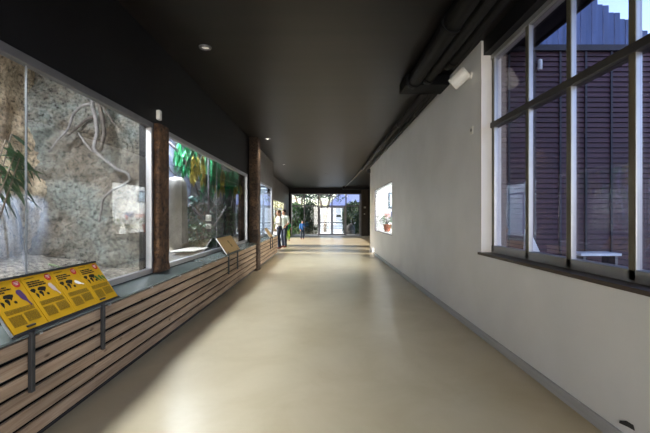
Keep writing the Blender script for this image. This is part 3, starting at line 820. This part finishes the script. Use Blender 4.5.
def bush(name, label, c, r, n, m, ls, seed, stems=True):
    t = thing(name, label, 'bush', (c[0], c[1], c[2]-r[2]))
    rnd = random.Random(seed); lf, st = MB(), MB()
    for i in range(n):
        while True:
            d_ = Vector((rnd.uniform(-1,1), rnd.uniform(-1,1), rnd.uniform(-1,1)))
            if .1 < d_.length < 1: break
        d_ = d_.normalized()*(d_.length**.4)
        rr = 1+.25*noise.noise(Vector((d_.x*2+seed,d_.y*2,d_.z*2)))
        q = Vector((c[0]+d_.x*r[0]*rr, c[1]+d_.y*r[1]*rr, c[2]+d_.z*r[2]*rr))
        lf.leaf(q, (d_.x+rnd.uniform(-.6,.6), d_.y+rnd.uniform(-.6,.6), d_.z*.4+rnd.uniform(-.5,.6)), ls*rnd.uniform(.6,1.3), ls*.42, .35, rnd.uniform(-1.5,1.5), 2)
    for i in range(9):
        a = rnd.uniform(0,2*PI); k = rnd.uniform(.2,.7)
        st.tube([(c[0],c[1],c[2]-r[2]), (c[0]+r[0]*k*.5*math.cos(a), c[1]+r[1]*k*.5*math.sin(a), c[2]-r[2]*.2), (c[0]+r[0]*k*math.cos(a), c[1]+r[1]*k*math.sin(a), c[2]+r[2]*.6)], [r[0]*.06, r[0]*.04, r[0]*.015], 6)
    lf.build('foliage', m, t, smooth=True); st.build('stems', M['stem'], t)
    return t
bush('leafy_bush', 'dark teal bush right of the cream trunk behind the second window', (-2.75,8.1,1.35), (.3,.35,.62), 420, M['leaf_teal'], .13, 21)
bush('leafy_bush', 'low dark green bush at the bottom of the second window', (-2.55,7.5,.98), (.26,.5,.28), 260, M['leaf'], .12, 22)
bush('leafy_bush', 'dark bush at the far right end behind the second window', (-2.38,8.65,1.25), (.17,.26,.5), 240, M['leaf'], .11, 23)
for z, lb in ((1.37,'upper of two small white boxes hanging behind the second window'), (1.20,'lower of two small white boxes hanging behind the second window')):
    px = 208.5
    c = W(px, 0, 7.4)
    hh = .13 if z > 1.3 else .10
    fb = thing('feeder_box', lb, 'feeder', (c.x, 7.4, z-hh/2))
    MB().box(c.x-.052, c.x+.052, 7.37, 7.43, z-hh/2, z+hh/2).build('body', M['pale_pot'], fb, bevel=.008)
    MB().tube([(c.x,7.42,z+hh/2),(c.x,7.45,z+hh/2+.12)], .005, 6).build('hook', M['black'], fb)
st_ = MB().tube([W(208.5,0,7.47)-Vector((0,0,W(208.5,0,7.47).z-.74)), Vector((W(208.5,0,7.47).x,7.47,2.6))], .022, 9)
tag(st_.build('feeder_pole', M['branch'], smooth=True), 'thin dark upright pole carrying the two small white boxes', 'pole')
tr_ = MB().box(-2.62,-2.22,6.1,6.9,.80,.815)
tag(tr_.build('food_tray', M['pale_pot'], bevel=.006), 'flat pale tray on the ground at the bottom left of the second window', 'tray')
# third enclosure content: upright pale climbing frame
t = thing('climbing_frame', 'pale frame of thin poles behind the third window', 'frame', (-2.8,12,.74))
for (x, y) in ((-3.05,11.4),(-2.55,11.4),(-3.05,12.7),(-2.55,12.7)):
    MB().tube([(x,y,.74),(x,y,2.2)], .025, 8).build('post', M['blue_clad'], t)
MB().tube([(-3.05,11.4,2.18),(-2.55,11.4,2.18),(-2.55,12.7,2.18),(-3.05,12.7,2.18),(-3.05,11.4,2.18)], .02, 8).build('rail', M['blue_clad'], t)

# ------------------------------------------------------------------ glazed far end with double door
YE = 26.2
e = sempty('window_6', (0, YE, 0))
fm = MB()
XM = [-2.42,-1.50,-.48,.51,1.52,2.54]
for x in (XM[0], XM[1], XM[2], XM[4], XM[5]):
    MB().box(x-.045, x+.045, YE-.04, YE+.06, 0, 3.05).build('mullion', M['alu_dark'] if x > -2 else M['alu'], e)
MB().box(XM[3]-.04, XM[3]+.04, YE-.04, YE+.06, 2.16, 3.05).build('mullion', M['alu_dark'], e)
MB().box(XM[0], XM[5], YE-.045, YE+.065, 2.12, 2.20).build('transom', M['alu_dark'], e)
MB().box(XM[0], XM[5], YE-.045, YE+.065, 3.0, 3.06).build('head_rail', M['alu_dark'], e)
for a, b_ in ((0,1),(1,2),(4,5)):
    MB().box(XM[a]+.045, XM[b_]-.045, YE-.035, YE+.055, 0, .13).build('bottom_rail', M['alu'], e)
    MB().box(XM[a]+.045, XM[b_]-.045, YE, YE+.012, .13, 2.12).build('glass_pane', M['glass'], e)
for a in range(5):
    MB().box(XM[a]+.045, XM[a+1]-.045, YE, YE+.012, 2.20, 3.0).build('glass_pane', M['glass'], e)
def door(name, x0, x1, plaque):
    d_ = sempty(name, (x0, YE, 0))
    f = MB()
    f.box(x0, x0+.085, YE-.03, YE+.03, .02, 2.11).box(x1-.085, x1, YE-.03, YE+.03, .02, 2.11).box(x0+.085, x1-.085, YE-.03, YE+.03, .02, .14).box(x0+.085, x1-.085, YE-.03, YE+.03, 2.03, 2.11)
    f.build('door_frame', M['alu_dark'], d_)
    MB().box(x0+.085, x1-.085, YE-.005, YE+.007, .14, 2.03).build('glass_pane', M['glass'], d_)
    MB().box(x0+.06, x1-.06, YE-.07, YE-.03, .92, .99).build('push_bar', M['alu_dark'], d_, bevel=.006)
    if plaque:
        MB().box(x0+.30, x1-.32, YE-.012, YE-.005, 1.36, 1.52).build('door_notice', mat('dark green notice', (.015,.04,.03), .4), d_)
door('door_1', XM[2]+.05, XM[3]-.01, False)
door('door_2', XM[3]+.01, XM[4]-.05, True)
pil = MB().box(2.60, 3.12, 25.9, 26.3, 0, 3.45)
tag(pil.build('end_pillar', wood_mat('dark brown boards', (.02,.014,.010),(.035,.025,.018),(.055,.04,.03),'Z',knots=False), bevel=.01), 'square dark brown pillar right of the glazed far end', 'pillar')
for z, s_, lb in ((2.05,.12,'larger white switch plate on the dark brown end pillar'),(1.58,.08,'smaller white switch plate on the dark brown end pillar')):
    tag(MB().box(2.78, 2.78+s_*1.3, 25.875, 25.9, z-s_/2, z+s_/2).build('switch_plate', mat('dull switch plastic', (.4,.38,.34), .5), bevel=.004), lb, 'switch')

# ------------------------------------------------------------------ outdoors
struct('ground', MB().box(-40, 45, -12, 80, -.3, -.13), M['ground'])
struct('ground_paving', MB().box(-5, 6, 26.4, 40, -.13, -.02), M['paving'])
bush('garden_bush', 'pale green bush behind the first pane of the far end', (-2.35,28.6,1.15), (.72,.8,1.3), 2600, M['leaf_mid'], .26, 31)
bush('garden_bush', 'dark green bush behind the second pane of the far end', (-1.15,28.7,1.15), (.62,.7,1.3), 2600, M['leaf_dull'], .26, 32)
bush('garden_bush', 'dark green bush right of the glazed doors', (2.25,29.0,1.2), (.72,.9,1.35), 2600, M['leaf_dull'], .26, 33)
boulder('dark rock outside right of the glazed doors', (1.95,27.6,.35), (.38,.3,.5), M['rock_dark'], 13)
rc = MB()
for k in range(5): rc.tube([(-.98+ (.36-.05*k)*math.cos(a*PI/12), 28.75+.015*k, 1.42+(.36-.05*k)*math.sin(a*PI/12)) for a in range(25)], .035, 8)
tag(rc.build('coiled_vine', M['root'], smooth=True), 'round brown coil hanging in the bush behind the second pane', 'vine')
def tree(label, x, y, forks, seed, rad, canopy_z, nbr, leafm, nl):
    t = thing('garden_tree', label, 'tree', (x,y,-.1))
    rnd = random.Random(seed)
    tk = MB()
    for f_ in forks: tk.tube([(x+p[0], y+p[1], p[2]) for p in f_], [rad*(1-.5*i/len(f_)) for i in range(len(f_))], 12)
    tk.build('trunk', M['bark_pale'], t, smooth=True)
    br, lf = MB(), MB()
    for i in range(nbr):
        f_ = rnd.choice(forks); b0 = Vector((x+f_[-1][0], y+f_[-1][1], f_[-1][2]))
        a = rnd.uniform(0, 2*PI); L_ = rnd.uniform(.8,2.6)
        p1 = b0 + Vector((math.cos(a)*L_*.5, math.sin(a)*L_*.4, rnd.uniform(-.2,.8)))
        p2 = p1 + Vector((math.cos(a)*L_*.5, math.sin(a)*L_*.4, rnd.uniform(-.6,.6)))
        br.tube([b0, p1, p2], [.06,.04,.02], 6)
        for k in range(nl):
            q = p1.lerp(p2, rnd.uniform(-.4,1.1)) + Vector((rnd.uniform(-.4,.4), rnd.uniform(-.4,.4), rnd.uniform(-.4,.4)))
            lf.leaf(q, (rnd.uniform(-1,1),rnd.uniform(-1,1),rnd.uniform(-.8,.5)), .24, .11, .3, rnd.uniform(-1,1), 2)
    br.build('branches', M['branch'], t, smooth=True); lf.build('foliage', leafm, t, smooth=True)
M['bark_pale'] = mat('pale tree bark', (.30,.22,.15), .9, var=.3, scale=5, bump=.4)
tree('forked pale tree outside behind the left glazed door', .0, 33.5, [[(0,0,-.1),(.0,0,.6),(-.12,0,1.5),(-.35,0,2.6),(-.6,0,3.4)],[(0,0,.5),(.12,0,1.4),(.3,0,2.4),(.5,0,3.3)]], 5, .16, 3.5, 22, M['leaf'], 14)
tree('bare-stemmed tree outside behind the left transom panes', -2.2, 32.5, [[(0,0,-.1),(.05,0,1.5),(.15,0,3.2)],[(0,0,1.6),(-.3,0,2.6),(-.5,0,3.3)]], 6, .12, 3.4, 24, M['leaf'], 14)
# kiosk with pyramid roof
t = thing('garden_kiosk', 'pale garden pavilion with a slate blue pointed roof behind the right glazed door', 'pavilion', (1.9,42,-.1))
MB().box(.6,3.4,40.8,43.4,-.13,2.5).build('walls', mat('pale render', (.55,.55,.58), .8), t)
MB().add([(.2,40.4,2.5),(3.8,40.4,2.5),(3.8,43.8,2.5),(.2,43.8,2.5),(1.75,42,4.35)], [(3,2,1,0),(0,1,4),(1,2,4),(2,3,4),(3,0,4)]).build('roof', M['roof_blue'], t)
hs = thing('neighbour_house', 'blue grey roofed building far outside at the right of the end glazing', 'building', (6.2,52,-.1))
MB().box(3.6,9.5,50,56,-.13,3.0).build('walls', mat('grey render', (.4,.4,.44), .8), hs)
MB().add([(3.2,49.5,3.0),(9.9,49.5,3.0),(9.9,56.5,3.0),(3.2,56.5,3.0),(3.2,53,5.4),(9.9,53,5.4)], [(3,2,1,0),(0,1,5,4),(2,3,4,5),(1,2,5),(3,0,4)]).build('roof', M['roof_blue'], hs)
# white fence behind doors
t = thing('white_fence', 'low white rail fence outside behind the glazed doors', 'fence', (.5,36,-.13))
for z in (.25,.55,.85): MB().box(-2.5,3.2,35.98,36.02,z,z+.1).build('rail', M['white_wood'], t)
for i in range(7): MB().box(-2.5+i*.94,-2.41+i*.94,36.02,36.10,-.13,1.05).build('post', M['white_wood'], t)
tag(MB().box(-9,9,60,60.4,-.13,2.9).build('garden_wall', mat('white garden wall', (.7,.7,.7), .8)), 'pale wall far outside beyond the white fence', 'wall')
bush('garden_bush', 'sunlit yellowish bush outside the side window behind the standing people', (-4.75,35,1.7), (1.3,2.2,1.9), 2400, mat('yellow green leaf', (.35,.34,.14), .6, var=.4), .22, 41)

# yard outside the right window: slatted wall, lamp, boarded gable, eave
mw = thing('slatted_wall', 'maroon horizontal slat wall with dark upright battens outside the right window', 'wall', (4.5,4.42,-.13))
MB().box(2.12, 13.0, 4.40, 4.45, -.13, 3.44).build('backing', M['navy'], mw)
sl = MB(); z = -.1; k = 0
while z < 3.40:
    sl.add([(2.12,4.372,z),(13,4.372,z),(13,4.40,z),(2.12,4.40,z),(2.12,4.384,z+.052),(13,4.384,z+.052),(13,4.40,z+.052),(2.12,4.40,z+.052)],
           [(3,2,1,0),(4,5,6,7),(0,1,5,4),(1,2,6,5),(2,3,7,6),(3,0,4,7)]); z += .0615
sl.build('slats', M['maroon'], mw)
for i in range(34): MB().box(2.215+i*.31, 2.240+i*.31, 4.362, 4.372, -.12, 3.42).build('batten', M['navy'], mw)
MB().box(2.12, 13.0, 4.34, 4.46, 3.40, 3.47).build('top_board', M['navy'], mw)
struct('trim_eave', MB().box(2.12, 2.53, -6, 4.36, 3.45, 3.62).box(2.50, 2.54, -6, 4.36, 3.44, 3.70), M['dark_wall'])
t = thing('wall_lamp', 'small white cylindrical lamp high on the maroon slat wall', 'lamp', (2.575,4.33,3.16))
MB().lathe([(0,0),(.024,0),(.026,.02),(.026,.105),(.02,.12),(0,.12)], (2.575,4.325,3.16), 16).build('shade', M['lamp_white'], t)
MB().box(2.562,2.588,4.34,4.362,3.19,3.25).build('mount', M['black'], t)
g = thing('boarded_gable', 'weathered gable of upright boards, tinted blue by the sky, above the maroon wall', 'building', (5.0,7.2,3.47))
bd_ = MB(); x = 2.3; k = 0
rnd = random.Random(9)
while x < 9:
    top = 5.62 - max(0, x-5.5)*.62 + rnd.uniform(-.06,.06) + (0.6 if x < 5.2 else 0)*0
    if x < 5.5: top = 5.62 + (5.5-x)*.35 + rnd.uniform(-.05,.05)
    bd_.box(x, x+.105, 7.2-.012*(k % 2), 7.24, 3.47, max(3.9, top)); x += .112; k += 1
bd_.build('boards', M['blue_clad'], g, bevel=.004)
MB().box(2.3, 9, 7.24, 7.30, 3.47, 3.7).build('ground_rail', M['navy'], g)
lg = MB()
for (x, z) in ((4.9,4.75),(5.35,4.6),(6.0,4.7)): lg.box(x-.17, x+.17, 7.10, 7.20, z, z+.05)
lg.build('ledge_strip', M['blue_clad'], g)
struct('ground_yard', MB().box(2.12, 14, -8, 4.36, -.13, -.05), mat('yard deck', (.16,.12,.11), .8, var=.25, scale=3, stretch=(.4,3,1)))
t = thing('yard_bench', 'pale plank bench outside low in front of the maroon wall', 'bench', (3.2,4.2,-.05))
MB().box(2.88,3.34,4.06,4.30,.955,.985).build('top', M['lamp_white'], t, bevel=.004)
for x in (2.92,3.28): MB().box(x,x+.03,4.08,4.28,-.05,.955).build('leg', M['alu_dark'], t)
wd_ = MB().add([(2.36,4.2,.99),(2.50,4.2,.99),(2.38,4.2,1.25),(2.36,4.3,.99),(2.50,4.3,.99),(2.38,4.3,1.25)], [(0,1,2),(5,4,3),(0,3,4,1),(1,4,5,2),(2,5,3,0)])
k = thing('wedge_stand', 'small white triangular board on a post outside the right window', 'board', (2.43,4.25,-.05))
wd_.build('board', M['lamp_white'], k); MB().box(2.38,2.47,4.22,4.28,-.05,.99).build('post', M['navy'], k)

# ------------------------------------------------------------------ people
def person(label, loc, rz, hgt, top, low, hair, pose=0, female=False, shoe='shoe', sleeve=.5):
    t = thing('person', label, 'person', loc, rz)
    s = hgt/1.75
    P = lambda x, y, z: (x*s, y*s, z*s)
    sp = .21 if not female else .185
    arm = {0: [(sp,0,1.42),(sp+.06,.03,1.14),(sp+.04,-.10,.90)], 1: [(sp,0,1.42),(sp+.07,-.02,1.15),(sp-.04,-.26,1.16)], 2: [(sp,0,1.42),(sp+.05,.02,1.14),(sp+.02,-.20,1.0)]}
    L = arm[pose]; R_ = [(-p[0],p[1],p[2]) for p in arm[(pose+2) % 3 if pose else 0]]
    step = .07
    legs = [[(.09,0,.92),(.10,-.03-step*.5,.50),(.10,-step*.2,.09)], [(-.09,0,.92),(-.10,-.0,.50),(-.10,step,.09)]]
    b = MB()
    b.limb(P(0,0,.95), P(0,0,1.10), .135*s, .125*s); b.limb(P(0,0,1.10), P(0,.0,1.34), .125*s, .145*s)
    b.limb(P(.1,0,1.36), P(-.1,0,1.36), .10*s, .10*s); b.limb(P(sp,0,1.41), P(-sp,0,1.41), .06*s, .06*s)
    b.limb(P(.07,0,.93), P(-.07,0,.93), .125*s, .125*s)
    b.limb(P(0,.005,1.42), P(0,-.01,1.56), .06*s, .052*s)
    hd = P(0,-.02,1.64)
    b.ball(hd, (.075*s,.093*s,.115*s), 20, 14); b.ball(P(0,-.05,1.60), (.055*s,.06*s,.07*s))
    b.ball(P(0,-.118,1.625), (.014*s,.022*s,.022*s), 8, 6)
    for q in (1,-1): b.ball(P(.077*q,-.01,1.63), (.012*s,.022*s,.032*s), 8, 6)
    for lg_ in legs:
        b.limb(P(*lg_[0]), P(*lg_[1]), .085*s, .058*s); b.limb(P(*lg_[1]), P(*lg_[2]), .055*s, .038*s)
        b.limb(P(lg_[2][0], lg_[2][1]+.03, .045), P(lg_[2][0], lg_[2][1]-.13, .035), .036*s, .03*s)
    for am, q in ((L,1),(R_,-1)):
        b.limb(P(*am[0]), P(*am[1]), .048*s, .038*s); b.limb(P(*am[1]), P(*am[2]), .037*s, .026*s)
        d_ = (Vector(am[2])-Vector(am[1])).normalized(); sd = Vector((q,0,0)) - d_*d_.x*q; sd.normalize(); nn = d_.cross(sd)
        w0 = Vector(am[2]); pm = w0 + d_*.075
        b.limb(P(*w0), P(*pm), .024*s, .03*s, 10)
        for j, (o_, ln) in enumerate(((-.030,.062),(-.010,.074),(.010,.068),(.030,.052))):
            f0 = pm + nn*o_*1.0; f1 = f0 + d_*ln*.55 - sd*.006; f2 = f1 + d_*ln*.4 - sd*.022
            b.limb(P(*f0), P(*f1), .0095*s, .009*s, 8); b.limb(P(*f1), P(*f2), .009*s, .008*s, 8)
        th0 = w0 + d_*.03 - nn*.02; b.limb(P(*th0), P(*(th0 + d_*.035 - nn*.035)), .011*s, .0095*s, 8); b.limb(P(*(th0 + d_*.035 - nn*.035)), P(*(th0 + d_*.06 - nn*.038)), .0095*s, .0085*s, 8)
    body = b.build('body', M['skin'], t, smooth=True, local=True, remesh=.0085*s)
    c = MB()   # top
    c.limb(P(0,0,.96), P(0,0,1.10), .155*s, .142*s); c.limb(P(0,0,1.10), P(0,0,1.34), .142*s, .16*s)
    c.limb(P(.1,0,1.36), P(-.1,0,1.36), .112*s, .112*s); c.limb(P(sp,0,1.41), P(-sp,0,1.41), .072*s, .072*s)
    for am in (L, R_):
        a0, a1, a2 = map(Vector, am)
        c.limb(P(*a0), P(*a0.lerp(a1, min(1, sleeve*1.7))), .062*s, .056*s)
        if sleeve > .6: c.limb(P(*a1), P(*a1.lerp(a2, .85)), .052*s, .042*s)
    c.build('shirt', top, body, smooth=True, local=True, remesh=.012*s)
    c = MB()
    c.limb(P(.07,0,.94), P(-.07,0,.94), .14*s, .14*s); c.limb(P(0,0,.95), P(0,0,1.0), .14*s, .14*s)
    for lg_ in legs:
        c.limb(P(*lg_[0]), P(*lg_[1]), .10*s, .075*s); c.limb(P(*lg_[1]), P(lg_[2][0],lg_[2][1],.12), .073*s, .062*s)
    c.build('trousers', low, body, smooth=True, local=True, remesh=.012*s)
    c = MB()
    for lg_ in legs:
        c.limb(P(lg_[2][0], lg_[2][1]+.035, .05), P(lg_[2][0], lg_[2][1]-.14, .04), .046*s, .038*s)
    c.v = [(p[0], p[1], max(p[2], .0)) for p in c.v]
    c.build('shoes', M[shoe], body, smooth=True, local=True, remesh=.01*s)
    c = MB(); c.ball(P(0,.006,1.675), (.089*s,.106*s,.104*s), 20, 14)
    if female: c.limb(P(0,.05,1.63), P(0,.07,1.46), .07*s, .05*s)
    c.build('hair', hair, body, smooth=True, local=True)
    ey = MB()
    for q in (1,-1): ey.ball(P(.028*q,-.104,1.645), .010*s, 8, 6)
    ey.build('eyes', M['ink'], body, local=True)
    mo = MB().ball(P(0,-.109,1.575), (.022*s,.006*s,.005*s), 8, 6); mo.build('mouth', M['red'], body, local=True)
    return t
person('person in a white shirt and navy trousers standing nearest the ledge end', (-2.0,15.7,0), -1.2, 1.66, M['cloth_white'], M['cloth_navy'], M['hair_brown'], 1, True, sleeve=.8)
person('person in a pale mint shirt and navy trousers standing behind the white-shirted one', (-1.86,16.4,0), -.5, 1.70, M['cloth_mint'], M['cloth_navy'], M['hair'], 2, False, sleeve=.55)
person('child in a green shirt and lime trousers beside the standing adults', (-2.12,20.6,0), .4, 1.18, M['cloth_green'], M['cloth_lime'], M['hair_brown'], 2, False, sleeve=.5)
person('small child in blue with dark hair by the second pane of the far end', (-1.40,22.3,0), .3, 1.14, M['cloth_blue'], M['cloth_navy'], M['hair'], 1, True, sleeve=.9)

# ------------------------------------------------------------------ light
wd = bpy.data.worlds.new('sky'); S.world = wd; wd.use_nodes = True
t = wd.node_tree; bg = t.nodes['Background']
sky = t.nodes.new('ShaderNodeTexSky'); sky.sky_type = 'NISHITA'; sky.sun_disc = False
sky.sun_elevation = math.radians(26); sky.sun_rotation = math.radians(-85); sky.dust_density = 1.5
t.links.new(sky.outputs['Color'], bg.inputs['Color']); bg.inputs['Strength'].default_value = .36
def light(name, kind, loc, power, col=(1,1,1), size=None, target=None, **k):
    l = bpy.data.lights.new(name, kind); l.energy = power; l.color = col
    o = bpy.data.objects.new(name, l); C.objects.link(o); o.location = loc
    if kind == 'AREA':
        l.shape = 'RECTANGLE'; l.size, l.size_y = size
    if target is not None:
        o.rotation_euler = (Vector(target)-Vector(loc)).to_track_quat('-Z', 'Y').to_euler()
    for a, b_ in k.items(): setattr(l, a, b_)
    return o
sun = light('sun', 'SUN', (0,0,20), 4.6, (1,.93,.82)); sun.data.angle = math.radians(.8)
sun.rotation_euler = Vector((1,-.12,-.45)).to_track_quat('-Z', 'Y').to_euler()
light('enclosure_lamp', 'AREA', (-2.75,2.1,3.62), 900, (.87,.92,1), (.9,4.0), (-.9,2.1,0))
light('aviary_lamp', 'AREA', (-2.7,7.1,3.66), 950, (.87,.92,1), (.9,4.2), (-1.1,7.1,0))
light('third_enclosure_lamp', 'AREA', (-2.75,11.6,3.62), 800, (.87,.92,1), (.9,3.4), (-.9,11.6,0))
light('warm_rock_fill', 'SPOT', (-2.35,2.5,3.6), 1000, (1,.76,.5), None, (-3.35,4.1,3.0), spot_size=.8, spot_blend=.8)  # added warm spot that brightens the upper rock, no fitting known
light('display_room_lamp', 'AREA', (3.3,11.6,2.96), 210, (1,1,1), (2.2,4.6), (3.3,11.6,0))
light('far_board_fill', 'AREA', (4.7,11.5,2.85), 280, (1,.97,.93), (.8,3.6), (-1.8,11.5,.2))  # added light aimed out through the window to brighten the far ledge boards
for x, y in ((-1.51,9.5),(-1.63,14.2)):
    light('downlight_lamp', 'SPOT', (x,y,3.42), 25, (1,.85,.68), None, (x,y,0), spot_size=1.5, spot_blend=.6)
light('rear_fill_light', 'AREA', (0,-6.0,1.6), 200, (1,.965,.92), (3.6,3.0), (0,0,1.5))  # added area light behind the viewer, fills the near walls and floor

# ------------------------------------------------------------------ camera and view
cam = bpy.data.cameras.new('camera'); co = bpy.data.objects.new('camera', cam); C.objects.link(co)
cam.sensor_fit = 'HORIZONTAL'; cam.sensor_width = 36; cam.lens = 36*F/650
cam.clip_start = .05; cam.clip_end = 300
co.location = (0,0,H); co.rotation_euler = (PI/2,0,0)
S.camera = co
vs_ = S.view_settings
vs_.view_transform = 'Standard'; vs_.look = 'None'; vs_.exposure = 1.0; vs_.gamma = 1; vs_.use_curve_mapping = False
S.cycles.use_denoising = True
S.cycles.max_bounces = 12; S.cycles.transparent_max_bounces = 24; S.cycles.diffuse_bounces = 6
S.cycles.sample_clamp_indirect = 6
